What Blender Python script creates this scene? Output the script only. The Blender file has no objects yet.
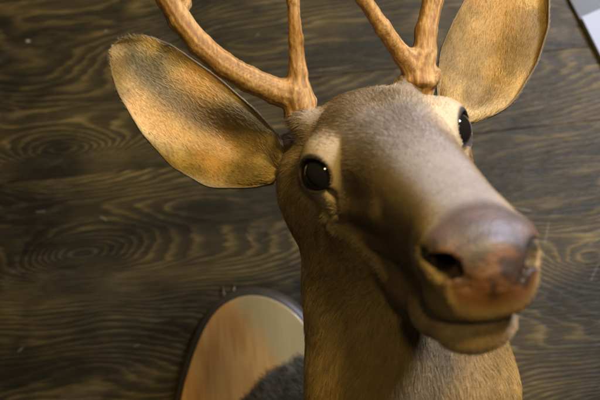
import bpy, math, random
import numpy as np
from mathutils import Matrix, Vector, Euler

random.seed(4)
rng = np.random.default_rng(11)
S = bpy.context.scene
COL = S.collection

# ------------------------------------------------------------------ camera
R_ = math.radians
cam_d = bpy.data.cameras.new('camera')
cam = bpy.data.objects.new('camera', cam_d)
COL.objects.link(cam)
PITCH, YAW, ROLL = 9, 3, -5.5
M = Matrix.Translation((0.0, -1.02, 1.62)) @ Matrix.Rotation(R_(YAW), 4, 'Z') @ \
    Matrix.Rotation(R_(90 + PITCH), 4, 'X') @ Matrix.Rotation(R_(ROLL), 4, 'Z')
cam.matrix_world = M
cam_d.sensor_width = 36
cam_d.lens = 824 / 600 * 36
cam_d.clip_start = 0.02
cam_d.clip_end = 50
cam_d.dof.use_dof = True
cam_d.dof.focus_distance = 0.66
cam_d.dof.aperture_fstop = 6.5
S.camera = cam

# ------------------------------------------------------------------ world and lamps
world = bpy.data.worlds.new('World')
S.world = world
world.use_nodes = True
world.node_tree.nodes['Background'].inputs[0].default_value = (0.78, 0.74, 0.62, 1)
world.node_tree.nodes['Background'].inputs[1].default_value = 0.045


def lamp(name, kind, campos, aim, power, color, size=0.05):
    d = bpy.data.lights.new(name, kind)
    d.energy = power
    d.color = color
    o = bpy.data.objects.new(name, d)
    COL.objects.link(o)
    p = M @ Vector(campos)
    t = M @ Vector(aim)
    o.matrix_world = Matrix.Translation(p) @ (t - p).to_track_quat('-Z', 'Y').to_matrix().to_4x4()
    if kind == 'AREA':
        d.shape = 'DISK'
        d.size = size
    else:
        d.shadow_soft_size = size
    return o


WARM = (1.0, 0.74, 0.27)
lamp('warm_bulb', 'POINT', (0.28, 0.50, 0.20), (0, 0, -.7), 37, WARM, 0.09)
lamp('second_warm_bulb', 'POINT', (0.02, 0.20, 0.45), (0, 0, -.7), 5.5, WARM, 0.05)
lamp('window_light', 'AREA', (0.70, 0.85, -0.12), (0.12, 0, -.6), 26, (0.70, 0.77, 1.0), 0.22)

S.view_settings.view_transform = 'Standard'
S.view_settings.look = 'None'
S.view_settings.exposure = 0.0
S.view_settings.gamma = 1.0
S.cycles.use_denoising = True
S.cycles.max_bounces = 6

# ------------------------------------------------------------------ maths helpers
F = 824.0
MW = np.array(M)


def c3(px, py, d):
    """a point d metres deep seen at (px, py) of the 600x400 photograph, in camera axes"""
    return np.array([(px - 300) / F * d, (200 - py) / F * d, -d])


def to_world(P):
    P = np.asarray(P, float)
    return P @ MW[:3, :3].T + MW[:3, 3]


def on_plane(px, py, y):
    """world x, z where the view line meets the plane at world y"""
    d = MW[:3, :3] @ np.array([(px - 300) / F, (200 - py) / F, -1.0])
    t = (y - MW[1, 3]) / d[1]
    p = MW[:3, 3] + t * d
    return p[0], p[2]


def rotv(r):
    r = np.array(r)
    th = np.linalg.norm(r)
    k = r / th
    K = np.array([[0, -k[2], k[1]], [k[2], 0, -k[0]], [-k[1], k[0], 0]])
    return np.eye(3) + math.sin(th) * K + (1 - math.cos(th)) * K @ K


HR = rotv([0.2615, 0.1678, 0.2619])      # head axes (x side, y crown, z muzzle) in camera axes
HT = np.array([0.0622, 0.0330, -0.5814])


def to_head(P):
    H = (P - HT) @ HR
    # the muzzle is set on with a slight twist, as on the old mount
    t = np.clip((H[:, 2] - .05) / .10, 0, 1)
    a = R_(9) * t * t * (3 - 2 * t)
    x, y = H[:, 0], H[:, 1] + .02
    x, y = x * np.cos(a) - y * np.sin(a), x * np.sin(a) + y * np.cos(a) - .02
    e = np.clip(x / .04, 0, 1) * np.clip((.11 - H[:, 2]) / .06, 0, 1)   # its left side sits a little narrower and higher
    return np.stack([x + .0035 * e, y - .0030 * e, H[:, 2]], 1)


def from_head(P):
    return np.asarray(P) @ HR.T + HT


def ss(x, a, b):
    t = np.clip((x - a) / (b - a), 0, 1)
    return t * t * (3 - 2 * t)


def smin(a, b, k):
    h = np.clip(0.5 + 0.5 * (b - a) / k, 0, 1)
    return b * (1 - h) + a * h - k * h * (1 - h)


def smax(a, b, k):
    return -smin(-a, -b, k)


def ell(P, c, r, rot=None):
    q = P - np.array(c)
    if rot is not None:
        q = q @ rot
    r = np.array(r)
    k0 = np.linalg.norm(q / r, axis=1)
    k1 = np.linalg.norm(q / (r * r), axis=1) + 1e-9
    return k0 * (k0 - 1) / k1


def cap(P, a, b, ra, rb):
    a = np.array(a, float)
    b = np.array(b, float)
    ab = b - a
    t = np.clip((P - a) @ ab / (ab @ ab), 0, 1)
    return np.linalg.norm(P - a - t[:, None] * ab, axis=1) - (ra + (rb - ra) * t)


def chain(P, pts, k):
    d = None
    for (a, ra), (b, rb) in zip(pts[:-1], pts[1:]):
        e = cap(P, a, b, ra, rb)
        d = e if d is None else smin(d, e, k)
    return d


def hnoise(P, seed=0):
    """cheap value noise"""
    i = np.floor(P).astype(np.int64)
    f = P - i
    f = f * f * (3 - 2 * f)

    def h(a, b, c):
        n = (a * 73856093) ^ (b * 19349663) ^ (c * 83492791) ^ (seed * 2654435761)
        n = (n ^ (n >> 13)) * 1274126177 & 0x7fffffff
        n = (n ^ (n >> 11)) & 0xffff
        return n / 65535.0
    r = 0
    for dx in (0, 1):
        for dy in (0, 1):
            for dz in (0, 1):
                w = (f[:, 0] if dx else 1 - f[:, 0]) * (f[:, 1] if dy else 1 - f[:, 1]) * (f[:, 2] if dz else 1 - f[:, 2])
                r = r + w * h(i[:, 0] + dx, i[:, 1] + dy, i[:, 2] + dz)
    return r


def fbm(P, seed=0, o=3):
    r, a, s = 0, 0.5, 0
    for k in range(o):
        r = r + a * hnoise(P * 2 ** k, seed + k)
        s += a
        a *= .5
    return r / s


def surface(f, lo, hi, h):
    """surface nets over a sparse band; returns verts, quads"""
    lo = np.array(lo, float)
    n = np.ceil((np.array(hi) - lo) / h / 8).astype(int) * 8
    B = 8
    nb = n // B
    g = np.stack(np.meshgrid(*[np.arange(k) for k in nb], indexing='ij'), -1).reshape(-1, 3)
    c = lo + (g * B + B / 2) * h
    d = f(c)
    V = np.repeat(np.repeat(np.repeat(d.reshape(nb), B, 0), B, 1), B, 2).astype(np.float32)
    act = g[np.abs(d) < h * B * 1.35 + 0.006]
    o = np.stack(np.meshgrid(*[np.arange(B)] * 3, indexing='ij'), -1).reshape(-1, 3)
    for s in range(0, len(act), 600):
        ii = (act[s:s + 600, None, :] * B + o[None]).reshape(-1, 3)
        V[ii[:, 0], ii[:, 1], ii[:, 2]] = f(lo + ii * h)
    V[0] = V[-1] = 1
    V[:, 0] = V[:, -1] = 1
    V[:, :, 0] = V[:, :, -1] = 1
    ins = V < 0
    cnt = np.zeros(np.array(V.shape) - 1, np.int8)
    sl = lambda q: tuple(slice(q[k], V.shape[k] - 1 + q[k]) for k in range(3))
    corners = [(a, b, c_) for a in (0, 1) for b in (0, 1) for c_ in (0, 1)]
    for q in corners:
        cnt += ins[sl(q)]
    cells = np.argwhere((cnt > 0) & (cnt < 8))
    idx = np.full(cnt.shape, -1, np.int64)
    idx[cells[:, 0], cells[:, 1], cells[:, 2]] = np.arange(len(cells))
    acc = np.zeros((len(cells), 3))
    num = np.zeros(len(cells))
    for a in corners:
        for ax in range(3):
            if a[ax]:
                continue
            b = list(a)
            b[ax] = 1
            va = V[cells[:, 0] + a[0], cells[:, 1] + a[1], cells[:, 2] + a[2]]
            vb = V[cells[:, 0] + b[0], cells[:, 1] + b[1], cells[:, 2] + b[2]]
            m = (va < 0) != (vb < 0)
            t = np.where(m, va / np.where(m, va - vb, 1), 0)
            p = np.tile(np.array(a, float), (len(cells), 1))
            p[:, ax] += t
            acc += p * m[:, None]
            num += m
    verts = lo + (cells + acc / num[:, None]) * h
    quads = []
    for ax in range(3):
        u, w = (ax + 1) % 3, (ax + 2) % 3
        s0 = [slice(1, -1)] * 3
        s0[ax] = slice(0, -1)
        s1 = list(s0)
        s1[ax] = slice(1, None)
        A, Bq = ins[tuple(s0)], ins[tuple(s1)]
        e = np.argwhere(A != Bq)
        off = np.ones(3, int)
        off[ax] = 0
        fl = A[e[:, 0], e[:, 1], e[:, 2]]
        e = e + off
        ids = []
        for du, dw in ((0, 0), (-1, 0), (-1, -1), (0, -1)):
            q = e.copy()
            q[:, u] += du
            q[:, w] += dw
            ids.append(idx[q[:, 0], q[:, 1], q[:, 2]])
        Q = np.stack(ids, 1)
        Q[~fl] = Q[~fl][:, ::-1]
        quads.append(Q)
    Q = np.concatenate(quads)
    return verts, Q[(Q >= 0).all(1)]


# ------------------------------------------------------------------ object helpers
def mesh_obj(name, V, Fq, mat, parent=None, cols=None, smooth=True):
    me = bpy.data.meshes.new(name)
    me.from_pydata([tuple(v) for v in np.asarray(V).tolist()], [], [tuple(q) for q in (Fq.tolist() if hasattr(Fq, 'tolist') else Fq)])
    me.update()
    if smooth:
        me.polygons.foreach_set('use_smooth', [True] * len(me.polygons))
    if cols is not None:
        a = me.color_attributes.new('pigment', 'FLOAT_COLOR', 'POINT')
        a.data.foreach_set('color', np.concatenate([cols, np.ones((len(cols), 1))], 1).astype(np.float32).ravel())
    me.materials.append(mat)
    o = bpy.data.objects.new(name, me)
    COL.objects.link(o)
    if parent:
        o.parent = parent
        o.matrix_parent_inverse = world_of(parent).inverted()
    return o


def world_of(o):
    m = Matrix.Translation(o.location) if o.type == 'EMPTY' else Matrix.Identity(4)
    return m


def nodes(name):
    m = bpy.data.materials.new(name)
    m.use_nodes = True
    nt = m.node_tree
    return m, nt, nt.nodes['Principled BSDF']


def N(nt, t, **kw):
    n = nt.nodes.new(t)
    for k, v in kw.items():
        if k.startswith('i_'):
            n.inputs[k[2:].replace('_', ' ')].default_value = v
        else:
            setattr(n, k, v)
    return n


def math_n(nt, op, a, b=None, clamp=False):
    n = nt.nodes.new('ShaderNodeMath')
    n.operation = op
    n.use_clamp = clamp
    for i, v in enumerate((a, b)):
        if v is None:
            continue
        if isinstance(v, (int, float)):
            n.inputs[i].default_value = v
        else:
            nt.links.new(v, n.inputs[i])
    return n.outputs[0]


def ramp(nt, src, stops):
    n = nt.nodes.new('ShaderNodeValToRGB')
    el = n.color_ramp.elements
    while len(el) < len(stops):
        el.new(0.5)
    for e, (p, c) in zip(el, stops):
        e.position = p
        e.color = (*c, 1) if len(c) == 3 else c
    nt.links.new(src, n.inputs[0])
    return n.outputs[0]


def mix(nt, fac, a, b, mode='MIX'):
    n = nt.nodes.new('ShaderNodeMix')
    n.data_type = 'RGBA'
    n.blend_type = mode
    for s, v in ((n.inputs[0], fac), (n.inputs[6], a), (n.inputs[7], b)):
        if isinstance(v, (int, float)):
            s.default_value = v
        elif isinstance(v, tuple):
            s.default_value = (*v, 1)
        else:
            nt.links.new(v, s)
    return n.outputs[2]


def noise(nt, vec, scale, detail=4, rough=.5, dist=0.0):
    n = nt.nodes.new('ShaderNodeTexNoise')
    n.inputs['Scale'].default_value = scale
    n.inputs['Detail'].default_value = detail
    n.inputs['Roughness'].default_value = rough
    n.inputs['Distortion'].default_value = dist
    nt.links.new(vec, n.inputs['Vector'])
    return n.outputs['Fac']


def mapping(nt, vec, scale, loc=(0, 0, 0), rot=(0, 0, 0)):
    n = nt.nodes.new('ShaderNodeMapping')
    n.inputs['Scale'].default_value = scale
    n.inputs['Location'].default_value = loc
    n.inputs['Rotation'].default_value = rot
    nt.links.new(vec, n.inputs['Vector'])
    return n.outputs[0]


def bump(nt, bsdf, h, strength, dist, normal=None):
    n = nt.nodes.new('ShaderNodeBump')
    n.inputs['Strength'].default_value = strength
    n.inputs['Distance'].default_value = dist
    nt.links.new(h, n.inputs['Height'])
    if normal:
        nt.links.new(normal, n.inputs['Normal'])
    nt.links.new(n.outputs[0], bsdf.inputs['Normal'])
    return n.outputs[0]


# ------------------------------------------------------------------ wall of dark boards
def wall_material():
    m, nt, b = nodes('dark_stained_boards')
    tc = N(nt, 'ShaderNodeTexCoord').outputs['Object']
    att = N(nt, 'ShaderNodeAttribute', attribute_name='board')
    boff = N(nt, 'ShaderNodeVectorMath', operation='ADD')
    nt.links.new(tc, boff.inputs[0])
    nt.links.new(att.outputs['Vector'], boff.inputs[1])
    P = boff.outputs[0]
    # ring field : slow warp, long in x
    w1 = noise(nt, mapping(nt, P, (2.1, 1, 6.5)), 1.0, 2, .45)
    w2 = noise(nt, mapping(nt, P, (8.0, 1, 40)), 1.0, 3, .5)
    sep = N(nt, 'ShaderNodeSeparateXYZ')
    nt.links.new(tc, sep.inputs[0])
    X, Z = sep.outputs[0], sep.outputs[2]
    f = math_n(nt, 'MULTIPLY', Z, 24.0)
    f = math_n(nt, 'ADD', f, math_n(nt, 'MULTIPLY', w1, 8.0))
    f = math_n(nt, 'ADD', f, math_n(nt, 'MULTIPLY', w2, .55))
    for (px, py, sx, sz, A) in KNOTS:
        kx, kz = on_plane(px, py, 0)
        dx = math_n(nt, 'MULTIPLY', math_n(nt, 'SUBTRACT', X, kx), 1 / sx)
        dz = math_n(nt, 'MULTIPLY', math_n(nt, 'SUBTRACT', Z, kz), 1 / sz)
        r2 = math_n(nt, 'ADD', math_n(nt, 'MULTIPLY', dx, dx), math_n(nt, 'MULTIPLY', dz, dz))
        g = math_n(nt, 'DIVIDE', A, math_n(nt, 'ADD', r2, 1.0))
        f = math_n(nt, 'ADD', f, g)
    f = math_n(nt, 'ADD', f, math_n(nt, 'MULTIPLY', noise(nt, mapping(nt, P, (22, 1, 150)), 1.0, 3, .6), .22))
    saw = math_n(nt, 'FRACT', math_n(nt, 'MULTIPLY', f, 3.9))
    band = ramp(nt, saw, [(0, (.12,) * 3), (.40, (.25,) * 3), (.74, (1, 1, 1)), (.90, (.35,) * 3), (1, (.05,) * 3)])
    fib = noise(nt, mapping(nt, P, (14, 1, 420)), 1.0, 3, .65)
    fib2 = noise(nt, mapping(nt, P, (60, 1, 900)), 1.0, 2, .6)
    patch = noise(nt, mapping(nt, P, (5, 1, 11), (3, 0, 1)), 1.0, 4, .6)
    pr = ramp(nt, patch, [(.40, (0,) * 3), (.66, (1,) * 3)])
    k = math_n(nt, 'MULTIPLY', band, math_n(nt, 'ADD', math_n(nt, 'MULTIPLY', fib, 2.2), -.52))
    k = math_n(nt, 'MULTIPLY', k, math_n(nt, 'ADD', math_n(nt, 'MULTIPLY', pr, 1.0), .12), True)
    dark = mix(nt, pr, (.009, .008, .004), (.030, .022, .008))
    col = mix(nt, k, dark, (.250, .170, .050))
    rub = noise(nt, mapping(nt, P, (7, 1, 22), (9, 0, 5)), 1.0, 5, .7)
    rubf = math_n(nt, 'MULTIPLY', ramp(nt, rub, [(.56, (0,) * 3), (.75, (1,) * 3)]), fib)
    col = mix(nt, math_n(nt, 'MULTIPLY', rubf, .55), col, (.26, .19, .11))
    # scuffs : pale flecks
    vor = N(nt, 'ShaderNodeTexVoronoi', i_Scale=1.0)
    warp = N(nt, 'ShaderNodeTexNoise', i_Scale=60.0)
    nt.links.new(P, warp.inputs['Vector'])
    add = N(nt, 'ShaderNodeVectorMath', operation='ADD')
    sc = N(nt, 'ShaderNodeVectorMath', operation='SCALE')
    sc.inputs['Scale'].default_value = .006
    nt.links.new(warp.outputs['Color'], sc.inputs[0])
    nt.links.new(sc.outputs[0], add.inputs[0])
    nt.links.new(P, add.inputs[1])
    nt.links.new(mapping(nt, add.outputs[0], (19, 1, 30), (.3, 0, .2)), vor.inputs['Vector'])
    fleck = ramp(nt, vor.outputs['Distance'], [(.045, (1,) * 3), (.085, (0,) * 3)])
    seprgb = N(nt, 'ShaderNodeSeparateColor')
    nt.links.new(vor.outputs['Color'], seprgb.inputs[0])
    few = ramp(nt, seprgb.outputs[0], [(.95, (0,) * 3), (.97, (1,) * 3)])
    ff = math_n(nt, 'MULTIPLY', math_n(nt, 'MULTIPLY', fleck, few), math_n(nt, 'ADD', fib2, .2), True)
    col = mix(nt, ff, col, (.42, .34, .24))
    # old scratches, each a short pale line
    for (xa, ya, xb, yb, wd) in ((203, 33, 221, 25, .0011), (544, 246, 549, 222, .0012), (500, 205, 536, 212, .0014), (262, 241, 290, 230, .0008),
                                 (228, 60, 245, 64, .0009), (246, 233, 252, 242, .0008), (590, 282, 599, 262, .0011), (36, 212, 46, 211, .0018),
                                 (100, 216, 108, 221, .0018), (134, 347, 140, 344, .0013), (18, 352, 24, 347, .0013), (588, 245, 600, 238, .0016),
                                 (256, 36, 259, 33, .0014), (519, 388, 524, 387, .0014), (312, 71, 352, 66, .0008)):
        ax_, az_ = on_plane(xa, ya, 0)
        bx_, bz_ = on_plane(xb, yb, 0)
        ln = math.hypot(bx_ - ax_, bz_ - az_)
        ux, uz = (bx_ - ax_) / ln, (bz_ - az_) / ln
        ddx, ddz = math_n(nt, 'SUBTRACT', X, (ax_ + bx_) / 2), math_n(nt, 'SUBTRACT', Z, (az_ + bz_) / 2)
        al = math_n(nt, 'ABSOLUTE', math_n(nt, 'ADD', math_n(nt, 'MULTIPLY', ddx, ux), math_n(nt, 'MULTIPLY', ddz, uz)))
        ac = math_n(nt, 'ABSOLUTE', math_n(nt, 'SUBTRACT', math_n(nt, 'MULTIPLY', ddx, uz), math_n(nt, 'MULTIPLY', ddz, ux)))
        ac = math_n(nt, 'ADD', ac, math_n(nt, 'MULTIPLY', math_n(nt, 'SUBTRACT', noise(nt, P, 220, 2), .5), wd * 2.5))
        g1 = math_n(nt, 'SUBTRACT', 1.0, math_n(nt, 'DIVIDE', ac, wd), True)
        g2 = math_n(nt, 'MULTIPLY', math_n(nt, 'SUBTRACT', 1.0, math_n(nt, 'DIVIDE', al, ln * .56), True), 3.0, True)
        col = mix(nt, math_n(nt, 'MULTIPLY', math_n(nt, 'MULTIPLY', g1, g2), .45), col, (.28, .22, .14))
    nt.links.new(col, b.inputs['Base Color'])
    ro = math_n(nt, 'ADD', math_n(nt, 'MULTIPLY', fib, .30), .34)
    nt.links.new(ro, b.inputs['Roughness'])
    b.inputs['Specular IOR Level'].default_value = .30
    hgt = math_n(nt, 'ADD', math_n(nt, 'MULTIPLY', band, .35), math_n(nt, 'ADD', fib, math_n(nt, 'MULTIPLY', fib2, .5)))
    bump(nt, b, hgt, .8, .0012)
    return m


KNOTS = [(75, 152, .090, .030, 3.4), (75, 255, .085, .030, 3.0), (255, 40, .11, .016, -1.4), (590, 260, .06, .025, 2.0)]


def build_wall():
    V, Q, B = [], [], []
    # board seams in world z (seen at the right of the head), each board a bevelled box
    zA = on_plane(540, 55, 0)[1]
    zB = on_plane(560, 124, 0)[1]
    seams = [zB - 1.6, zB - .80, zB - .46, zB, zA + .004, zA + .30, zA + 1.3]
    for i in range(len(seams) - 1):
        z0, z1 = seams[i] + .0001, seams[i + 1] - .0001
        y = rng.uniform(-.0006, .0006)
        e = .0007
        n = len(V)
        for x in (-2.2, 2.2):
            V += [(x, .02, z0), (x, y + e, z0), (x, y, z0 + e), (x, y, z1 - e), (x, y + e, z1), (x, .02, z1)]
        for k in range(5):
            Q.append((n + k, n + 6 + k, n + 7 + k, n + k + 1))
        bo = (rng.uniform(0, 9), 0, rng.uniform(0, 9))
        B += [bo] * 12
    n = len(V)
    V += [(-2.2, .0205, seams[0]), (2.2, .0205, seams[0]), (2.2, .0205, seams[-1]), (-2.2, .0205, seams[-1])]
    Q.append((n, n + 1, n + 2, n + 3))
    B += [(0, 0, 0)] * 4
    o = mesh_obj('wall', V, Q, wall_material(), smooth=False)
    at = o.data.attributes.new('board', 'FLOAT_VECTOR', 'POINT')
    at.data.foreach_set('vector', np.array(B, np.float32).ravel())
    o['kind'] = 'structure'
    o['label'] = 'dark stained wooden board wall with swirling pale grain'


build_wall()

# ------------------------------------------------------------------ the mount
root = bpy.data.objects.new('mounted_deer_head', None)
COL.objects.link(root)
px_, pz_ = on_plane(275, 470, 0)
root.location = (px_, 0, pz_)
root.empty_display_size = .05
root['label'] = 'taxidermy deer head with antlers and glass eyes on a pale wooden plaque'
root['category'] = 'mounted deer head'


# ---- plaque
def plaque():
    # outline of the raised face in photo pixels -> world x,z ; arch above, widening below
    prof = [(181, 400), (184, 385), (189, 368), (195, 350), (201, 335), (209, 320), (218, 309), (229, 301), (242, 296),
            (256, 295), (270, 298), (283, 304), (295, 313), (305, 324), (313, 336), (320, 350), (327, 368), (334, 388),
            (340, 410)]
    pts = [on_plane(a, b, -.024) for a, b in prof]
    # resample and smooth, then close the lower part with a wide shield foot out of the frame
    P = np.array(pts)
    cx = (P[0, 0] + P[-1, 0]) / 2
    low = [(P[-1, 0] + .02, P[-1, 1] - .05), (P[-1, 0] + .045, P[-1, 1] - .14), (P[-1, 0] + .02, P[-1, 1] - .24),
           (cx + .03, P[-1, 1] - .33), (cx, P[-1, 1] - .36), (cx - .05, P[0, 1] - .32), (P[0, 0] - .02, P[0, 1] - .24),
           (P[0, 0] - .045, P[0, 1] - .14), (P[0, 0] - .02, P[0, 1] - .06)]
    P = np.array(list(map(tuple, P)) + low)
    for _ in range(3):   # corner cutting
        Nn = np.roll(P, -1, 0)
        P = np.stack([.75 * P + .25 * Nn, .25 * P + .75 * Nn], 1).reshape(-1, 2)
    T = np.roll(P, -1, 0) - np.roll(P, 1, 0)
    T /= np.linalg.norm(T, axis=1)[:, None]
    Nm = np.stack([-T[:, 1], T[:, 0]], 1)
    if ((P - P.mean(0)) * Nm).sum() < 0:
        Nm = -Nm
    # moulded edge : (outward offset, y)
    sec = [(-.0035, -.0250), (-.0012, -.0250), (0, -.0243), (.0003, -.0225), (.0020, -.0208), (.0052, -.0195), (.0084, -.0168),
           (.0104, -.0130), (.0110, -.0105), (.0112, -.0020)]
    n = len(P)
    V = []
    for o_, y in sec:
        q = P + Nm * o_
        V += [(a, y, c) for a, c in q]
    Q = []
    for r in range(len(sec) - 1):
        for i in range(n):
            j = (i + 1) % n
            Q.append((r * n + i, r * n + j, (r + 1) * n + j, (r + 1) * n + i))
    Q.append(tuple(range(n - 1, -1, -1)))
    Q.append(tuple((len(sec) - 1) * n + i for i in range(n)))
    m, nt, b = nodes('varnished_plaque')
    tc = N(nt, 'ShaderNodeTexCoord').outputs['Object']
    w = noise(nt, mapping(nt, tc, (28, 28, 3.5), rot=(0, R_(8), 0)), 1.0, 3, .5)
    g = noise(nt, mapping(nt, tc, (420, 420, 12)), 1.0, 3, .6)
    bnd = math_n(nt, 'FRACT', math_n(nt, 'MULTIPLY', w, 7))
    c = mix(nt, ramp(nt, bnd, [(0, (0,) * 3), (.6, (1,) * 3), (1, (0,) * 3)]), (.70, .31, .07), (.90, .50, .14))
    c = mix(nt, math_n(nt, 'MULTIPLY', g, .5), c, (.48, .22, .06))
    sx = N(nt, 'ShaderNodeSeparateXYZ')
    nt.links.new(tc, sx.inputs[0])
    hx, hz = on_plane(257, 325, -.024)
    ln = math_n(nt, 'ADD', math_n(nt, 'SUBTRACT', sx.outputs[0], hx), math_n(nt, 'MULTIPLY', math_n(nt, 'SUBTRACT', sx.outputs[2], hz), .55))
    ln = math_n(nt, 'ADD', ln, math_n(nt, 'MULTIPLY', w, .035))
    c = mix(nt, ramp(nt, math_n(nt, 'MULTIPLY', ln, 20), [(.0, (0,) * 3), (.55, (1,) * 3)]), c, mix(nt, g, (.46, .32, .12), (.56, .41, .17)))  # duller right part: a diagonal shadow edge painted into the wood colour
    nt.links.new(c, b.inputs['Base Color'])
    b.inputs['Roughness'].default_value = .38
    b.inputs['Coat Weight'].default_value = .6
    b.inputs['Coat Roughness'].default_value = .16
    bump(nt, b, g, .15, .0006)
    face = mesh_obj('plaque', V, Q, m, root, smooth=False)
    m2, nt, b = nodes('dark_plaque_edge')
    tc = N(nt, 'ShaderNodeTexCoord').outputs['Object']
    g = noise(nt, mapping(nt, tc, (90, 90, 20)), 1.0, 4, .6)
    nt.links.new(mix(nt, g, (.045, .034, .018), (.10, .074, .040)), b.inputs['Base Color'])
    b.inputs['Roughness'].default_value = .42
    face.data.materials.append(m2)
    for p in face.data.polygons:
        r = p.vertices[0] // n
        if len(p.vertices) == 4 and r >= 2:
            p.material_index = 1
        if len(p.vertices) == 4:
            p.use_smooth = True
    face['label'] = 'arched pale wood plaque with a dark moulded edge'
    return face


plaque()

# ---- head and neck field
zs = np.array([-.125, -.115, -.095, -.06, -.03, 0., .03, .06, .09, .115, .138, .152, .163, .170, .1735])
top = np.array([-.005, .012, .029, .038, .041, .0405, .0335, .0245, .0150, .0070, .0005, -.0050, -.0125, -.0215, -.032])
bot = np.array([-.012, -.035, -.055, -.066, -.068, -.066, -.066, -.064, -.062, -.0615, -.0615, -.0615, -.0605, -.056, -.043])
hwd = np.array([.006, .026, .042, .049, .052, .0515, .046, .0385, .0335, .0310, .0315, .0310, .0275, .0215, .008])


def catmull(z, X, Y):
    d = np.gradient(Y, X)
    i = np.clip(np.searchsorted(X, z) - 1, 0, len(X) - 2)
    hh = X[i + 1] - X[i]
    t = np.clip((z - X[i]) / hh, 0, 1)
    return ((2 * t ** 3 - 3 * t ** 2 + 1) * Y[i] + (t ** 3 - 2 * t ** 2 + t) * hh * d[i] + (-2 * t ** 3 + 3 * t ** 2) * Y[i + 1] + (t ** 3 - t ** 2) * hh * d[i + 1])


EYE = np.array([.0465, 0.002, .006])
ER = .0165
EN = np.array([.75, .12, .65])
EN /= np.linalg.norm(EN)
EN_UP = np.cross(np.cross(EN, [0, 1, 0]), EN)
EN_UP /= np.linalg.norm(EN_UP)

NECK = [(np.array([.048, .005, -.675]), .050), (np.array([.076, -.070, -.660]), .067), (np.array([.0870, -.150, -.650]), .0755),
        (np.array([.089, -.240, -.690]), .083), (np.array([.066, -.300, -.800]), .102), (np.array([.040, -.318, -.985]), .131)]


def head_sdf(H):
    """H : head-local points"""
    ax = np.abs(H[:, 0])
    y = H[:, 1]
    z = H[:, 2]
    A = np.stack([ax, y, z], 1)
    t, b, w = (catmull(z, zs, q) for q in (top, bot, hwd))
    w = np.maximum(w, .002)
    cy = (t + b) / 2
    hy = np.maximum((t - b) / 2, .002)
    p = 2.3
    r = ((ax / w) ** p + (np.abs(y - cy) / hy) ** p) ** (1 / p)
    d = (r - 1) * np.minimum(w, hy) * .9
    d = np.where(z > zs[-1], np.sqrt(np.maximum(d, 0) ** 2 + (z - zs[-1]) ** 2), d)
    d = np.where(z < zs[0], np.sqrt(np.maximum(d, 0) ** 2 + (z - zs[0]) ** 2), d)
    # lower jaw
    jaw = [(np.array([0.0, -.060, -.050]), .036), (np.array([0, -.068, .000]), .033), (np.array([0, -.0725, .060]), .024),
           (np.array([0, -.0745, .108]), .0190), (np.array([0, -.0745, .139]), .0160)]
    Jx = A.copy()
    Jx[:, 0] = np.abs(H[:, 0] - .0005 * ss(z, .05, .13)) * (.78 - .10 * ss(z, .06, .14))
    dj = chain(Jx, jaw, .01)
    d = smin(d, dj, .007 + .005 * ss(z, .08, .12))
    # masseter / cheek
    d = smin(d, ell(A, (.033, -.045, -.022), (.024, .042, .048)), .016)
    d = smin(d, ell(A, (.054, -.030, -.050), (.0235, .040, .038)), .014)
    # cheek bone ridge below the eye running forward
    d = smin(d, cap(A, (.050, -.020, -.012), (.030, -.020, .070), .007, .006), .014)
    # brow ridge
    d = smin(d, ell(A, (.0445, .0175, -.002), (.0125, .0075, .020)), .010)
    # pedicles
    d = smin(d, cap(A, (.036, .014, -.050), (.0450, .029, -.054), .014, .0115), .012)
    # ear butts
    d = smin(d, ell(A, (.050, -.004, -.092), (.019, .018, .018)), .014)
    # flat groove between brows
    d = smax(d, -ell(A, (0, .058, .012), (.020, .018, .050)), .012)
    # hollow below eye, in front of it
    d = smax(d, -ell(A, (.058, -.004, .050), (.014, .014, .030)), .014)
    d = smax(d, -ell(A, (.047, -.038, .075), (.012, .012, .045)), .012)
    # nostril wings and pad
    d = smin(d, ell(A, (.0215, -.0265, .149), (.0120, .0145, .0140)), .006)
    d = smin(d, ell(A, (0, -.0335, .163), (.014, .0175, .0105)), .006)
    # upper lip pads
    d = smin(d, ell(A, (.0145, -.0535, .146), (.0150, .0110, .0195)), .006)
    # eye socket
    q = A - EYE
    de = np.linalg.norm(q, axis=1)
    d = smin(d, de - (ER + .0035), .010)
    ca = q @ EN / (de + 1e-9)
    op = np.stack([ca], 0)[0]
    # lid opening : slightly almond
    side = np.cross(EN, [0, 1, 0])
    side /= np.linalg.norm(side)
    upv = np.cross(side, EN)
    u, v = q @ side, q @ upv
    rr = np.sqrt((u / .0135) ** 2 + ((v + .0005) / .0112) ** 2)
    front = (q @ EN) > 0
    hole = np.where(front, (rr - 1) * .0115, .02)
    d = smax(d, -hole, .0018)
    d = np.where(True, smin(d, de - ER * .97, .0005), d)
    # tear duct
    d = smax(d, -cap(A, (.0490, -.0085, .0215), (.0460, -.0245, .0300), .0028, .0016), .003)
    # nostrils
    d = smax(d, -cap(A, (.0135, -.0370, .168), (.0205, -.0300, .162), .0032, .0062), .003)
    d = smax(d, -cap(A, (.0205, -.0300, .162), (.0310, -.0235, .151), .0066, .0032), .003)
    d = smax(d, -cap(A, (.0235, -.0280, .160), (.014, -.0300, .135), .0062, .0045), .003)
    # mouth cleft
    dm = cap(A, (0, -.0655, .176), (.021, -.0645, .154), .0014, .0009)
    dm = np.minimum(dm, cap(A, (.021, -.0645, .154), (.0315, -.0655, .118), .0009, .0010))
    d = smax(d, -dm, .0025)
    # philtrum
    d = smax(d, -cap(A, (0, -.047, .1755), (0, -.061, .170), .0012, .0014), .002)
    return d


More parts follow.
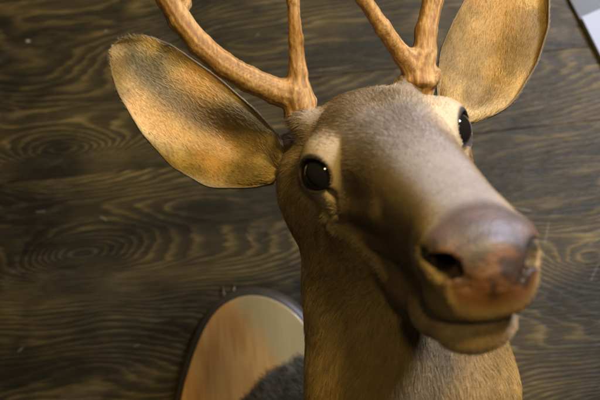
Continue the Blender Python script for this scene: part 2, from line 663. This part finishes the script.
def body_sdf(P):
    dn = chain(P, NECK, .03)
    H = to_head(P)
    near = (np.abs(H[:, 0]) < .13) & (np.abs(H[:, 1] + .01) < .15) & (np.abs(H[:, 2] - .02) < .20)
    d = dn.copy()
    if near.any():
        dh = head_sdf(H[near])
        d[near] = smin(dh, dn[near], .022)
    far = ~near
    d[far] = np.minimum(d[far], np.linalg.norm(H[far], axis=1) - .12)
    d = d + (fbm(P * 28, 3, 2) - .5) * .0022 * np.clip((.05 - H[:, 2]) / .06, 0, 1)
    d = d + (fbm(P * 42, 7, 2) - .5) * .016 * np.clip((-P[:, 2] - .82) / .06, 0, 1)
    return d


# ---- ears as thick cupped leaves (camera axes)
def ear_mesh(base, axis_px, perp_px, prof_hi, prof_lo, z0, z1, cup, twist=0.0, folds=.0034):
    """base px; profiles (along px, perp px); depths z0 -> z1; returns verts/quads of a closed shell"""
    ns, nv = 60, 40
    L = prof_hi[-1][0]
    s = np.linspace(0, 1, ns) ** .9
    a = s * L
    hi = np.interp(a, *zip(*prof_hi))
    lo = np.interp(a, *zip(*prof_lo))
    for _ in range(3):
        hi[1:-1] = (hi[:-2] + 2 * hi[1:-1] + hi[2:]) / 4
        lo[1:-1] = (lo[:-2] + 2 * lo[1:-1] + lo[2:]) / 4
    v = np.linspace(-1, 1, nv)
    G = np.zeros((ns, nv, 3))
    for i in range(ns):
        mid, hw = (hi[i] + lo[i]) / 2, (hi[i] - lo[i]) / 2
        for j in range(nv):
            vv = v[j]
            d = z0 + (z1 - z0) * s[i]
            # cupping : deep near the base, flattening at the tip
            w = hw * math.sin(vv * math.pi / 2 * .96) / math.sin(math.pi / 2 * .96)
            depth = cup * (1 - abs(vv) ** 1.8) * (1 - .62 * s[i]) * min(1, .45 + 3 * s[i]) * (hw / 60 + .15)
            d += depth + twist * vv * hw / 60
            # folds at the base
            d += .0045 * math.sin(vv * 7 + 1.3) * max(0, 1 - s[i] * 1.5) + folds * math.sin(vv * 4.5 + s[i] * 7) * (1 - vv * vv)
            pp = np.array(base) + np.array(axis_px) * a[i] + np.array(perp_px) * (mid + w)
            G[i, j] = c3(pp[0], pp[1], d)
    du = np.gradient(G, axis=0)
    dv = np.gradient(G, axis=1)
    nn = np.cross(du, dv)
    nn /= np.linalg.norm(nn, axis=2)[..., None] + 1e-12
    if nn[ns // 2, nv // 2, 2] < 0:
        nn = -nn
    th = .0018 * np.minimum(1, 1.15 - np.abs(v) ** 4)[None, :, None] + 0 * G[..., :1]
    inner = G + nn * th
    outer = G - nn * th * 1.6
    V = np.concatenate([inner.reshape(-1, 3), outer.reshape(-1, 3)])
    Q = []
    K = ns * nv
    idx = lambda i, j: i * nv + j
    fl = np.cross(du, dv)[ns // 2, nv // 2, 2] < 0
    for i in range(ns - 1):
        for j in range(nv - 1):
            q = [idx(i, j), idx(i + 1, j), idx(i + 1, j + 1), idx(i, j + 1)]
            q2 = [K + k for k in q][::-1]
            if fl:
                q, q2 = q[::-1], q2[::-1]
            Q += [q, q2]
    for i in range(ns - 1):
        for j, sgn in ((0, 1), (nv - 1, 0)):
            q = [idx(i, j), idx(i + 1, j), K + idx(i + 1, j), K + idx(i, j)]
            Q.append(q if (sgn ^ fl) == 0 else q[::-1])
    for j in range(nv - 1):
        for i, sgn in ((0, 0), (ns - 1, 1)):
            q = [idx(i, j), idx(i, j + 1), K + idx(i, j + 1), K + idx(i, j)]
            Q.append(q if (sgn ^ fl) == 0 else q[::-1])
    su = np.tile(s[:, None], (1, nv)).ravel()
    sv = np.tile(v[None], (ns, 1)).ravel()
    par = np.stack([np.concatenate([su, su]), np.concatenate([sv, sv]), np.concatenate([np.ones(K), np.zeros(K)])], 1)
    return V, np.array(Q), par


earL = ear_mesh((281, 172), (-.8, -.6), (.6, -.8),
                [(0, 12), (20, 27), (56, 34), (109, 38), (163, 36), (188, 29), (202, 19), (209, 9)],
                [(0, -14), (14, -30), (49, -56), (91, -61), (136, -52), (179, -34), (198, -20), (209, -7)],
                .640, .668, .022, .006, .0012)
earR = ear_mesh((458, 120), (.2, -.98), (.98, .2),
                [(0, 14), (8, 30), (20, 44), (31, 52), (70, 66), (111, 70), (151, 62), (186, 46), (211, 30), (219, 22)],
                [(0, -16), (25, -27), (65, -31), (97, -24), (130, -14), (170, -2), (205, 10), (219, 18)],
                .650, .690, .030, -.006)

# ---- pigment
def lerp(a, b, t):
    return a + (b - a) * t[:, None]


def ss(x, a, b):
    t = np.clip((x - a) / (b - a), 0, 1)
    return t * t * (3 - 2 * t)


def C(*a):
    return np.array(a, float)[None]


def pigment(P):
    H = to_head(P)
    ax = np.abs(H[:, 0])
    y, z = H[:, 1], H[:, 2]
    n = fbm(P * 45, 21, 3)
    n2 = fbm(P * 160, 41, 2)
    base = lerp(C(.235, .155, .065), C(.35, .235, .100), n)
    # grey brown forehead and bridge
    crown = ss(y, -.004, .028) * ss(z, -.09, -.05) + ss(.030 - ax, 0, .018) * ss(z, .0, .03) * ss(y, -.03, 0)
    crown = np.clip(crown, 0, 1)
    greyc = lerp(C(.205, .170, .150), C(.31, .27, .245), n)
    brownc = lerp(C(.185, .135, .080), C(.30, .225, .140), n)
    base = lerp(base, lerp(brownc, greyc, ss(z + (n2 - .5) * .03, -.005, .045)), crown)
    # darker grey wedge on the sides of the muzzle
    sidem = ss(z, .022, .055) * (1 - ss(z, .120, .142)) * ss(ax, .014, .026) * (1 - ss(-y, .055, .075))
    base = lerp(base, C(.155, .105, .055) + 0 * base, sidem * .75)
    # pale eye ring
    A = np.stack([ax, y, z], 1)
    q = A - EYE
    u = np.linalg.norm(q, axis=1)
    t_ = np.linalg.norm(q - (q @ EN)[:, None] * EN, axis=1)
    ring = (1 - ss(t_, .017, .026)) * (q @ EN > -.004)
    pale = ring * .45
    pale = np.maximum(pale, (.42 + .46 * ss(H[:, 0], 0, .03)) * (1 - ss(np.linalg.norm((A - np.array([.044, .016, .018])) / np.array([1, 1.1, 1.8]), axis=1) + (n - .5) * .024, .002, .032)))  # pale brow fur; extra brightness on the lit right side is painted in
    gold = (1 - ss(np.linalg.norm(A - np.array([.050, -.002, .010]), axis=1) + (n - .5) * .015, .022, .040)) * .6
    base = lerp(base, C(.42, .30, .145) + 0 * base, gold)
    base = lerp(base, C(.52, .41, .26) + 0 * base, np.clip(pale, 0, 1))
    lid = (1 - ss(t_, .0138, .0160)) * (q @ EN > 0.0)
    base = lerp(base, C(.035, .022, .015) + 0 * base, lid)
    lowlid = (1 - ss(np.abs(t_ - .0150), .0004, .0014)) * ss(-(q @ EN_UP), .004, .010) * (q @ EN > 0)
    base = lerp(base, C(.50, .40, .28) + 0 * base, lowlid * .8)
    for pts_, rad_ in CREASE[:1]:
        cd = chain(P, [(p, rad_) for p in pts_], .002)
        base = lerp(base, C(.46, .33, .16) + 0 * base, (1 - ss(cd, .0, .0022)) * .6)
    # tear duct
    td = cap(A, (.0490, -.0085, .0215), (.0460, -.0245, .0300), .0, .0)
    base = lerp(base, C(.04, .025, .015) + 0 * base, 1 - ss(td, .0018, .0042))
    # band behind the nose pad, chin and lower lip pale
    bandp = (1 - ss(np.abs(z - .134), .004, .014)) * ss(-y, .012, .03)
    base = lerp(base, C(.42, .32, .20) + 0 * base, bandp * .7)
    chin = ss(-y, .064, .068) * ss(z, .09, .12)
    base = lerp(base, C(.44, .31, .18) + 0 * base, chin * .85)
    # nose pad : bare dark skin
    pad = nose_mask(H)
    skin = lerp(C(.040, .022, .014), C(.165, .068, .022), ss(fbm(P * 120, 58, 3) + .25 * ss(-y, .02, .05), .45, .75))
    skin = lerp(skin, C(.085, .060, .050) + 0 * skin, ss(y, -.026, -.010) * .8)
    base = lerp(base, skin, pad)
    ns_ = cap(A, (.0205, -.0300, .162), (.0310, -.0235, .151), .0068, .0034)
    ns_ = np.minimum(ns_, cap(A, (.0235, -.0280, .160), (.014, -.0300, .135), .0064, .0046))
    base = lerp(base, C(.012, .008, .006) + 0 * base, 1 - ss(ns_, -.0006, .0020))
    lip = (1 - ss(np.abs(y + .0645), .0010, .0028)) * ss(z, .115, .13)
    base = lerp(base, C(.05, .03, .02) + 0 * base, lip)
    butt = ss(-z, .055, .075) * ss(ax, .038, .055) * ss(y, -.03, -.01)
    base = lerp(base, C(.115, .080, .040) + 0 * base, butt * .8)
    # neck : grizzled, lower part a bit redder
    nk = ss(-P[:, 1], .09, .14) * (1 - ss(z, .02, .06))
    base = lerp(base, lerp(C(.29, .190, .075), C(.52, .335, .105), n2), nk)
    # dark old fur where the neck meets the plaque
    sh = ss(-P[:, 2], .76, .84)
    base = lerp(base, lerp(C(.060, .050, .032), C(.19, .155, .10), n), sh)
    return base * (.88 + .24 * n2[:, None])


def nose_mask(H):
    ax = np.abs(H[:, 0])
    y, z = H[:, 1], H[:, 2]
    m = ss(z + .55 * y, .1370, .1475) * ss(y, -.0610, -.0560)
    m = m * (1 - ss(ax - .0265 - .35 * (y + .027), .0, .0035))
    return m


def ear_color(V, par, right):
    s, v, inn = par.T
    n = fbm(V * 48, 5, 3)
    n2 = fbm(V * 22, 15, 2)
    c = lerp(C(.26, .175, .050), C(.54, .37, .125), ss(n, .35, .65))
    mott = ss(fbm(V * 34, 77, 3), .50, .64)
    c = lerp(c, C(.17, .115, .040) + 0 * c, mott * .6)
    c = lerp(c, C(.60, .33, .12) + 0 * c, ss(fbm(V * 30, 87, 2), .55, .7) * .6)
    centre = np.exp(-((s - .50) / .20) ** 2 - ((v + .05) / .40) ** 2) + .8 * np.exp(-((s - .75) / .12) ** 2 - ((v + .35) / .25) ** 2)
    centre = np.clip(centre, 0, 1)
    c = lerp(c, C(.68, .45, .18) + 0 * c, centre * .75)
    tuft = (1 - ss(s, .04, .16)) * ss(n2, .38, .5)
    c = lerp(c, C(.62, .50, .28) + 0 * c, tuft * .7)
    rim = ss(np.abs(v), .82, .99)
    c = lerp(c, C(.20, .14, .06) + 0 * c, rim * .6)
    tipd = np.maximum(ss(s, .93, 1.0), ss(v, .80, .98) * ss(s, .3, .7)) * .8
    c = lerp(c, C(.12, .08, .04) + 0 * c, tipd * .7)
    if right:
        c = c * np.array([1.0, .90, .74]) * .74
    out = C(.11, .080, .040) + .05 * n[:, None]
    return np.where(inn[:, None] > .5, c, out)


def hit(px, py):
    t = .36
    u = c3(px, py, 1.0)
    for _ in range(60):
        t += float(body_sdf((u * t)[None])[0]) * .6
    return u * t


CREASE = []
for line, rad_ in ((((326, 214), (338, 228), (355, 240), (372, 257), (386, 277)), .0016), (((373, 326), (380, 313), (385, 300)), .0014),
                   (((322, 222), (321, 240), (320, 256)), .0012)):
    CREASE.append(([hit(*q) for q in line], rad_))
body_plain = body_sdf


def body_sdf(P):
    d = body_plain(P)
    for pts_, rad_ in CREASE:
        m_ = np.linalg.norm(P - pts_[len(pts_) // 2], axis=1) < .07
        if m_.any():
            e = chain(P[m_], [(p, rad_) for p in pts_], .002)
            d[m_] = smin(d[m_], e, .004)
    return d


Vb, Qb = surface(body_sdf, (-.16, -.50, -1.0), (.26, .14, -.36), .0015)
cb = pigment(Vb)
nb_ = len(Vb)
Vall = np.concatenate([Vb, earL[0], earR[0]])
Qall = np.concatenate([Qb, earL[1] + nb_, earR[1] + nb_ + len(earL[0])])
call = np.concatenate([cb, ear_color(earL[0], earL[2], 0), ear_color(earR[0], earR[2], 1)])
furmask = np.concatenate([1 - nose_mask(to_head(Vb)), np.ones(len(earL[0]) + len(earR[0]))])


def hide_material():
    m, nt, b = nodes('deer_hide')
    att = N(nt, 'ShaderNodeAttribute', attribute_name='pigment')
    fur = N(nt, 'ShaderNodeAttribute', attribute_name='furred')
    tc = N(nt, 'ShaderNodeTexCoord').outputs['Object']
    n = noise(nt, tc, 900, 3, .6)
    n2 = noise(nt, tc, 260, 3, .55)
    c = mix(nt, 1.0, att.outputs['Color'], ramp(nt, n, [(.3, (.65,) * 3), (.7, (1.1,) * 3)]), 'MULTIPLY')
    nt.links.new(c, b.inputs['Base Color'])
    f = fur.outputs['Fac']
    nt.links.new(math_n(nt, 'ADD', math_n(nt, 'MULTIPLY', f, .26), .52), b.inputs['Roughness'])
    vor = N(nt, 'ShaderNodeTexVoronoi', i_Scale=520.0)
    nt.links.new(tc, vor.inputs['Vector'])
    hn = math_n(nt, 'MULTIPLY', vor.outputs['Distance'], math_n(nt, 'SUBTRACT', 1.0, f))
    bump(nt, b, math_n(nt, 'ADD', math_n(nt, 'MULTIPLY', n2, .8), math_n(nt, 'MULTIPLY', hn, 1.2)), .3, .0005)
    return m


def body_material_attr(o):
    a = o.data.attributes.new('furred', 'FLOAT', 'POINT')
    a.data.foreach_set('value', furmask.astype(np.float32))


Wv = to_world(Vall)
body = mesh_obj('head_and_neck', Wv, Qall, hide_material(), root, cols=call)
body_material_attr(body)

# ---- glass eyes
def eye_obj(sgn):
    c = EYE * np.array([sgn, 1, 1]) + (np.array([-.0035, .0030, 0]) if sgn > 0 else 0)
    nrm = EN * np.array([sgn, 1, 1])
    V, Q = [], []
    nu, nv = 40, 24
    ez = nrm
    ex = np.cross([0, 1, 0], ez)
    ex /= np.linalg.norm(ex)
    ey = np.cross(ez, ex)
    V.append(c + ez * (ER + .0016))
    for i in range(1, nv):
        t = math.pi * i / nv
        for j in range(nu):
            p = 2 * math.pi * j / nu
            r = ER + .0016 * max(0, math.cos(t)) ** 6
            V.append(c + r * (math.cos(t) * ez + math.sin(t) * (math.cos(p) * ex + math.sin(p) * ey)))
    V.append(c - ez * ER)
    for j in range(nu):
        k = (j + 1) % nu
        Q.append((0, 1 + j, 1 + k))
        for i in range(nv - 2):
            Q.append((1 + i * nu + j, 1 + (i + 1) * nu + j, 1 + (i + 1) * nu + k, 1 + i * nu + k))
        Q.append((len(V) - 1, 1 + (nv - 2) * nu + k, 1 + (nv - 2) * nu + j))
    V = to_world(from_head(np.array(V)))
    m, nt, b = nodes('dark_glass_eye')
    b.inputs['Base Color'].default_value = (.010, .008, .007, 1)
    b.inputs['Roughness'].default_value = .035
    b.inputs['Specular IOR Level'].default_value = .6
    b.inputs['Coat Weight'].default_value = .6
    o = mesh_obj('eye', V, Q, m, body)
    o['label'] = 'glossy black glass eye'
    return o


eye_obj(-1)
eye_obj(1)


# ---- antlers
def antler(parts, burr, lo, hi, name_label):
    def f(P):
        d = None
        for ch in parts:
            e = chain(P, ch, .003)
            d = e if d is None else smin(d, e, .008)
        c, ax_, rr = burr
        q = P - c
        h_ = q @ ax_
        rad = np.linalg.norm(q - h_[:, None] * ax_, axis=1)
        tor = np.sqrt((rad - rr) ** 2 + h_ ** 2) - .0022
        d = smin(d, tor, .005)
        near = np.exp(-np.maximum(h_, 0) / .035)
        g = fbm(P * np.array([260, 140, 200]), 61, 2) - .5
        g2 = fbm(P * 95, 71, 2) - .5
        return d + g * (.0004 + .0016 * near) + g2 * (.0003 + .0008 * near)
    V, Q = surface(f, lo, hi, .0013)
    n = fbm(V * np.array([200, 60, 120]), 81, 3)
    n2 = fbm(V * 30, 91, 2)
    g = fbm(V * np.array([260, 140, 200]), 61, 2)
    # grooves run along the nearest stretch of antler
    best = np.full(len(V), 9.0)
    S3 = np.zeros((len(V), 3))
    NR = np.zeros((len(V), 3))
    for ci, ch in enumerate(parts):
        run = 0.0
        for (p0, _), (p1, _2) in zip(ch[:-1], ch[1:]):
            ab = p1 - p0
            ll = np.linalg.norm(ab)
            t = np.clip((V - p0) @ ab / ll ** 2, 0, 1)
            rv = V - p0 - t[:, None] * ab
            dd = np.linalg.norm(rv, axis=1)
            m_ = dd - _ < best
            uu = np.cross(ab / ll, [.1, .1, 1.0])
            uu /= np.linalg.norm(uu)
            ww = np.cross(ab / ll, uu)
            k3 = np.stack([(rv @ uu) / (dd + 1e-9) * 2.6 + ci * 9, (rv @ ww) / (dd + 1e-9) * 2.6, (run + t * ll) * 38], 1)
            S3[m_] = k3[m_]
            NR[m_] = (rv / (dd[:, None] + 1e-9))[m_]
            best[m_] = (dd - _)[m_]
            run += ll
    st = .35 * fbm(S3 * np.array([1.3, 1.3, .35]), 131, 3) + .65 * fbm(S3 * np.array([3.4, 3.4, .45]), 141, 3)
    V = V + NR * ((st - .5) * .0014)[:, None]
    c = lerp(C(.27, .130, .036), C(.47, .265, .085), ss(st, .36, .62))
    c = lerp(c, C(.52, .35, .16) + 0 * c, ss(n2, .45, .70) * .35 * ss(st, .4, .6))
    c = lerp(c, C(.13, .055, .022) + 0 * c, ss(g, .60, .78) * .2)
    m, nt, b = nodes('antler_bone')
    att = N(nt, 'ShaderNodeAttribute', attribute_name='pigment')
    tc = N(nt, 'ShaderNodeTexCoord').outputs['Object']
    nn = noise(nt, mapping(nt, tc, (520, 520, 90)), 1.0, 4, .6)
    nt.links.new(mix(nt, 1.0, att.outputs['Color'], ramp(nt, nn, [(.3, (.6,) * 3), (.7, (1.15,) * 3)]), 'MULTIPLY'), b.inputs['Base Color'])
    b.inputs['Roughness'].default_value = .68
    b.inputs['Specular IOR Level'].default_value = .3
    bump(nt, b, nn, .6, .0008)
    o = mesh_obj('antler', to_world(V), Q, m, root, cols=c)
    o['label'] = name_label
    return o


def pc(px, py, d, rpx):
    return (c3(px, py, d), rpx * .94 * d / F)


hup = HR @ np.array([0, 1, 0])
bL = c3(300, 108, .624)
bR = c3(419, 82, .628)
axL = HR @ np.array([-.30, .95, -.1])
axR = HR @ np.array([.30, .95, -.1])
antler([[(c3(302, 114, .622), .0115), pc(297, 98, .620, 15), pc(278, 92, .618, 14), pc(248, 79, .612, 13.5), pc(224, 65, .606, 13),
         pc(200, 45, .600, 12.5), pc(181, 22, .596, 12), pc(167, -2, .592, 11.5), pc(158, -32, .59, 11), pc(156, -80, .58, 10), pc(170, -150, .56, 8), pc(190, -190, .55, 3)],
        [pc(298, 100, .620, 12), pc(298, 72, .616, 9.5), pc(296, 40, .612, 7.6), pc(293, 0, .606, 6.3), pc(290, -40, .60, 4.5), pc(289, -62, .597, 1.5)],
        [pc(178, 18, .60, 7), pc(186, 4, .615, 5.5), pc(189, -20, .63, 4.5), pc(192, -50, .65, 1.5)]],
       (bL, axL / np.linalg.norm(axL), .0115), (-.15, .04, -.70), (.03, .30, -.50), 'left antler, its beam sweeping out over the ear')
antler([[(c3(420, 92, .632), .0110), pc(419, 76, .628, 15), pc(424, 58, .626, 13), pc(426, 32, .626, 11.5), pc(433, 0, .628, 10.5), pc(443, -40, .63, 10), pc(450, -100, .63, 8.5), pc(440, -150, .61, 7), pc(425, -185, .60, 3)],
        [pc(417, 74, .628, 12), pc(401, 54, .618, 9.5), pc(383, 28, .605, 8.5), pc(363, -2, .592, 7.5), pc(345, -28, .58, 5), pc(335, -44, .575, 1.5)],
        [pc(430, 80, .626, 4), pc(436, 77, .624, 3), pc(439, 72, .622, 2)]],
       (bR, axR / np.linalg.norm(axR), .0115), (-.01, .04, -.72), (.17, .32, -.50), 'right antler standing upright beside the ear')


# ---- fur : short tapered hairs lying back over the hide
def fur():
    V = Vall
    Q = Qall
    a, b_, c_, d_ = (V[Q[:, k]] for k in range(4))
    nrm = np.cross(c_ - a, d_ - b_)
    area = np.linalg.norm(nrm, axis=1) / 2
    nrm /= np.linalg.norm(nrm, axis=1)[:, None] + 1e-12
    cen = (a + b_ + c_ + d_) / 4
    view = -cen / np.linalg.norm(cen, axis=1)[:, None]
    facing = (nrm * view).sum(1)
    px = 300 + F * cen[:, 0] / -cen[:, 2]
    py = 200 - F * cen[:, 1] / -cen[:, 2]
    inframe = (px > -60) & (px < 660) & (py > -60) & (py < 480)
    isb = np.arange(len(Q)) < len(Qb)
    fm = furmask[Q].mean(1)
    H = to_head(cen)
    # density : fine on the face
    w = area * inframe * (facing > -.45) * np.where(fm > .6, 1, 0)
    q = np.stack([np.abs(H[:, 0]), H[:, 1], H[:, 2]], 1) - EYE
    t_ = np.linalg.norm(q - (q @ EN)[:, None] * EN, axis=1)
    w = w * ~((t_ < .0150) & (q @ EN > 0)) * ~((cen[:, 2] < -.60) & (np.abs(H[:, 0]) > .03) & (np.abs(H[:, 0]) < .06) & (H[:, 1] > .036) & isb)
    face = ss(H[:, 2], -.05, .05) * isb
    dens = 1 + 1.6 * face + .6 * (~isb)
    depthw = np.clip(.65 / -cen[:, 2], .4, 1.5) ** 2
    w = w * dens * depthw
    NH = 420000
    pick = rng.choice(len(Q), NH, p=w / w.sum())
    r1, r2 = rng.random(NH), rng.random(NH)
    r1, r2 = r1[:, None], r2[:, None]
    P = (a[pick] * (1 - r1) * (1 - r2) + b_[pick] * r1 * (1 - r2) + c_[pick] * r1 * r2 + d_[pick] * (1 - r1) * r2)
    n = nrm[pick]
    Hh = to_head(P)
    ib = isb[pick]
    # flow direction (camera axes)
    back = HR @ np.array([0, 0, -1.0])
    outw = (np.sign(Hh[:, 0]) * np.clip(np.abs(Hh[:, 0]) / .03, 0, 1))[:, None] * (HR @ np.array([.5, 0, 0]))[None]
    downh = (HR @ np.array([0, -1.0, 0]))[None]
    head_dir = back[None] + outw + downh * ss(-Hh[:, 1], -.01, .05)[:, None] * .7
    neck_dir = np.array([-.10, -1, -.35])[None]
    hw = ss(Hh[:, 2], -.06, .02) * ss(Hh[:, 1] + 0 * Hh[:, 2], -.12, -.08)
    hw = np.maximum(hw, ss(Hh[:, 1], -.03, .02))
    D = head_dir * hw[:, None] + neck_dir * (1 - hw[:, None])
    base_dir = np.array([-.55, .35, -.6])[None]
    tl = ss(-P[:, 2], .80, .90)[:, None]
    D = D * (1 - tl) + base_dir * tl
    # ears : along length to tip and outward
    nl = len(Qb) + len(earL[1])
    il = (~ib) & (pick < nl)
    ir = (~ib) & (pick >= nl)
    D[il] = np.array([-.75, .62, -.1])
    D[ir] = np.array([.3, .95, -.1])
    # clumping noise
    jit = np.stack([fbm(P * 70, 101 + k, 2) for k in range(3)], 1) - .5
    D = D / np.linalg.norm(D, axis=1)[:, None] + jit * .9 + rng.normal(0, .13, (NH, 3))
    D = D - (D * n).sum(1)[:, None] * n
    D /= np.linalg.norm(D, axis=1)[:, None] + 1e-9
    L = .0075 * np.ones(NH)
    L = L * (1 - .62 * ss(Hh[:, 2], .0, .10) * ib)
    L = np.where(ib & (Hh[:, 2] > .09) & (Hh[:, 1] < -.066), .0060, L)
    L = np.where(ib & (Hh[:, 1] < -.10), .011, L)
    L = np.where(P[:, 2] < -.80, .017, L)
    L = np.where(~ib, .0048, L)
    q = np.stack([np.abs(Hh[:, 0]), Hh[:, 1], Hh[:, 2]], 1) - EYE
    L = L * (.22 + .78 * ss(np.linalg.norm(q, axis=1), .018, .034))
    edge = np.zeros(NH)
    vv = np.concatenate([np.zeros(nb_), np.maximum(np.abs(earL[2][:, 1]), earL[2][:, 0] ** 3), np.maximum(np.abs(earR[2][:, 1]), earR[2][:, 0] ** 3)])
    L = L * (1 - .5 * ss(vv[Q[pick, 0]], .88, .97))
    L = L * rng.uniform(.6, 1.25, NH)
    lift = rng.uniform(.10, .34, NH)
    lift = np.where(P[:, 2] < -.80, rng.uniform(.2, 1.1, NH), lift)[:, None]
    NP = 4
    K = np.linspace(0, 1, NP)
    pts = np.zeros((NH, NP, 3))
    for k, t in enumerate(K):
        pts[:, k] = P - n * .0004 + (D * t + n * (lift * (t - .45 * t * t))) * L[:, None]
    pw = to_world(pts.reshape(-1, 3)).astype(np.float32)
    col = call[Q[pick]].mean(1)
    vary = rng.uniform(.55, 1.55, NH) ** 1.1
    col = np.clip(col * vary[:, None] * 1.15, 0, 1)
    rad = np.where(ib & (Hh[:, 2] > .02), .00010, .00014)
    rad = np.where(P[:, 2] < -.80, .00022, rad)
    hc = bpy.data.hair_curves.new('fur')
    hc.add_curves([NP] * NH)
    hc.points.foreach_set('position', pw.ravel())
    ra = hc.attributes.get('radius') or hc.attributes.new('radius', 'FLOAT', 'POINT')
    tap = np.array([1, .9, .65, .15])
    ra.data.foreach_set('value', (rad[:, None] * tap[None]).astype(np.float32).ravel())
    ca = hc.attributes.new('hair_color', 'FLOAT_COLOR', 'CURVE')
    ca.data.foreach_set('color', np.concatenate([col, np.ones((NH, 1))], 1).astype(np.float32).ravel())
    m, nt, b = nodes('deer_fur')
    att = N(nt, 'ShaderNodeAttribute', attribute_name='hair_color')
    nt.links.new(att.outputs['Color'], b.inputs['Base Color'])
    b.inputs['Roughness'].default_value = .52
    b.inputs['Specular IOR Level'].default_value = .55
    hc.materials.append(m)
    o = bpy.data.objects.new('fur', hc)
    COL.objects.link(o)
    o.parent = body
    return o


fur()


# ------------------------------------------------------------------ small things on the wall
def box(V, Q, c, ex, ey, ez, h):
    n = len(V)
    for a in (-1, 1):
        for b in (-1, 1):
            for d in (-1, 1):
                V.append(np.array(c) + ex * a * h[0] + ey * b * h[1] + ez * d * h[2])
    for f in ((0, 1, 3, 2), (4, 6, 7, 5), (0, 4, 5, 1), (2, 3, 7, 6), (0, 2, 6, 4), (1, 5, 7, 3)):
        Q.append(tuple(n + k for k in f))


def notice():
    A = np.array(on_plane(571, 0, -.01))
    Bq = np.array(on_plane(600, 56, -.01))
    down = Bq - A
    down /= np.linalg.norm(down)
    right = np.array([-down[1], down[0]])
    if right[0] < 0:
        right = -right
    e1 = np.array([right[0], 0, right[1]])
    e2 = np.array([-down[0], 0, -down[1]])
    ey = np.array([0, 1.0, 0])
    start = A - down * .09
    W, Hh = .24, .32
    c = start + right * W / 2 + down * Hh / 2
    r = bpy.data.objects.new('notice_board', None)
    COL.objects.link(r)
    r.location = (c[0], 0, c[1])
    r['label'] = 'dark tilted board carrying a pale paper sheet at the upper right corner'
    r['category'] = 'notice board'
    V, Q = [], []
    box(V, Q, (c[0], -.0035, c[1]), e1, ey, e2, (W / 2, .0025, Hh / 2))
    m, nt, b = nodes('dark_backing_board')
    tc = N(nt, 'ShaderNodeTexCoord').outputs['Object']
    g = noise(nt, mapping(nt, tc, (30, 30, 120)), 1.0, 4, .6)
    nt.links.new(mix(nt, g, (.030, .030, .026), (.06, .058, .048)), b.inputs['Base Color'])
    b.inputs['Roughness'].default_value = .5
    o = mesh_obj('backing', V, Q, m, r, smooth=False)
    bv = o.modifiers.new('b', 'BEVEL')
    bv.width = .0015
    bv.segments = 2
    # paper, slightly curled
    P0 = np.array(on_plane(581, 17, -.011)) + right * .001
    w2, h2 = .15, .19
    n = 14
    V, Q = [], []
    for lay in (0, 1):
        for i in range(n + 1):
            for j in range(n + 1):
                q = P0 + right * w2 * i / n + down * h2 * j / n
                lift = .0022 * (1 - i / n) ** 2 * (1 - j / n) ** 2 * 1.5
                V.append((q[0], -.0068 - lift - .0005 * (1 - lay), q[1]))
    K = (n + 1) ** 2
    for i in range(n):
        for j in range(n):
            a = i * (n + 1) + j
            Q.append((a, a + 1, a + n + 2, a + n + 1))
            Q.append((K + a, K + a + n + 1, K + a + n + 2, K + a + 1))
    m, nt, b = nodes('pale_paper')
    tc = N(nt, 'ShaderNodeTexCoord').outputs['Object']
    g = noise(nt, tc, 40, 4, .6)
    nt.links.new(mix(nt, g, (.33, .345, .42), (.37, .39, .45)), b.inputs['Base Color'])
    b.inputs['Roughness'].default_value = .6
    mesh_obj('paper', V, Q, m, r)


notice()


def tube(V, Q, pts, r, n=10):
    pts = [np.array(p, float) for p in pts]
    s = len(V)
    for i, p in enumerate(pts):
        t = pts[min(i + 1, len(pts) - 1)] - pts[max(i - 1, 0)]
        t /= np.linalg.norm(t)
        u = np.cross(t, [.3, 1, .2])
        u /= np.linalg.norm(u)
        w = np.cross(t, u)
        for k in range(n):
            a = 2 * math.pi * k / n
            V.append(p + r * (math.cos(a) * u + math.sin(a) * w))
    for i in range(len(pts) - 1):
        for k in range(n):
            l = (k + 1) % n
            Q.append((s + i * n + k, s + i * n + l, s + (i + 1) * n + l, s + (i + 1) * n + k))
    Q.append(tuple(s + k for k in range(n))[::-1])
    Q.append(tuple(s + (len(pts) - 1) * n + k for k in range(n)))


def hook():
    x0, z0 = on_plane(229, 300, -.004)
    x1, z1 = on_plane(223, 287, -.004)
    x2, z2 = on_plane(234, 286, -.004)
    V, Q = [], []
    zt = on_plane(229, 287, -.004)[1]
    pts = [(x1, .004, z1 + .001), (x1, -.003, z1 + .0012), (x1 - .0003, -.0055, z1 - .001), (x0 - .004, -.006, z0), (x0 - .003, -.006, z0 - .010)]
    tube(V, Q, pts, .0010)
    pts = [(x2, .004, z2 + .001), (x2, -.003, z2 + .0012), (x2 + .0003, -.0055, z2 - .001), (x0 + .004, -.006, z0), (x0 + .003, -.006, z0 - .010)]
    tube(V, Q, pts, .0010)
    m, nt, b = nodes('dull_steel_wire')
    tc = N(nt, 'ShaderNodeTexCoord').outputs['Object']
    g = noise(nt, tc, 600, 3, .6)
    nt.links.new(mix(nt, g, (.12, .085, .045), (.26, .20, .13)), b.inputs['Base Color'])
    b.inputs['Metallic'].default_value = .7
    b.inputs['Roughness'].default_value = .4
    o = mesh_obj('wall_hook', V, Q, m)
    o['label'] = 'small double wire hook on the wall just above the plaque arch'
    o['category'] = 'hook'


hook()
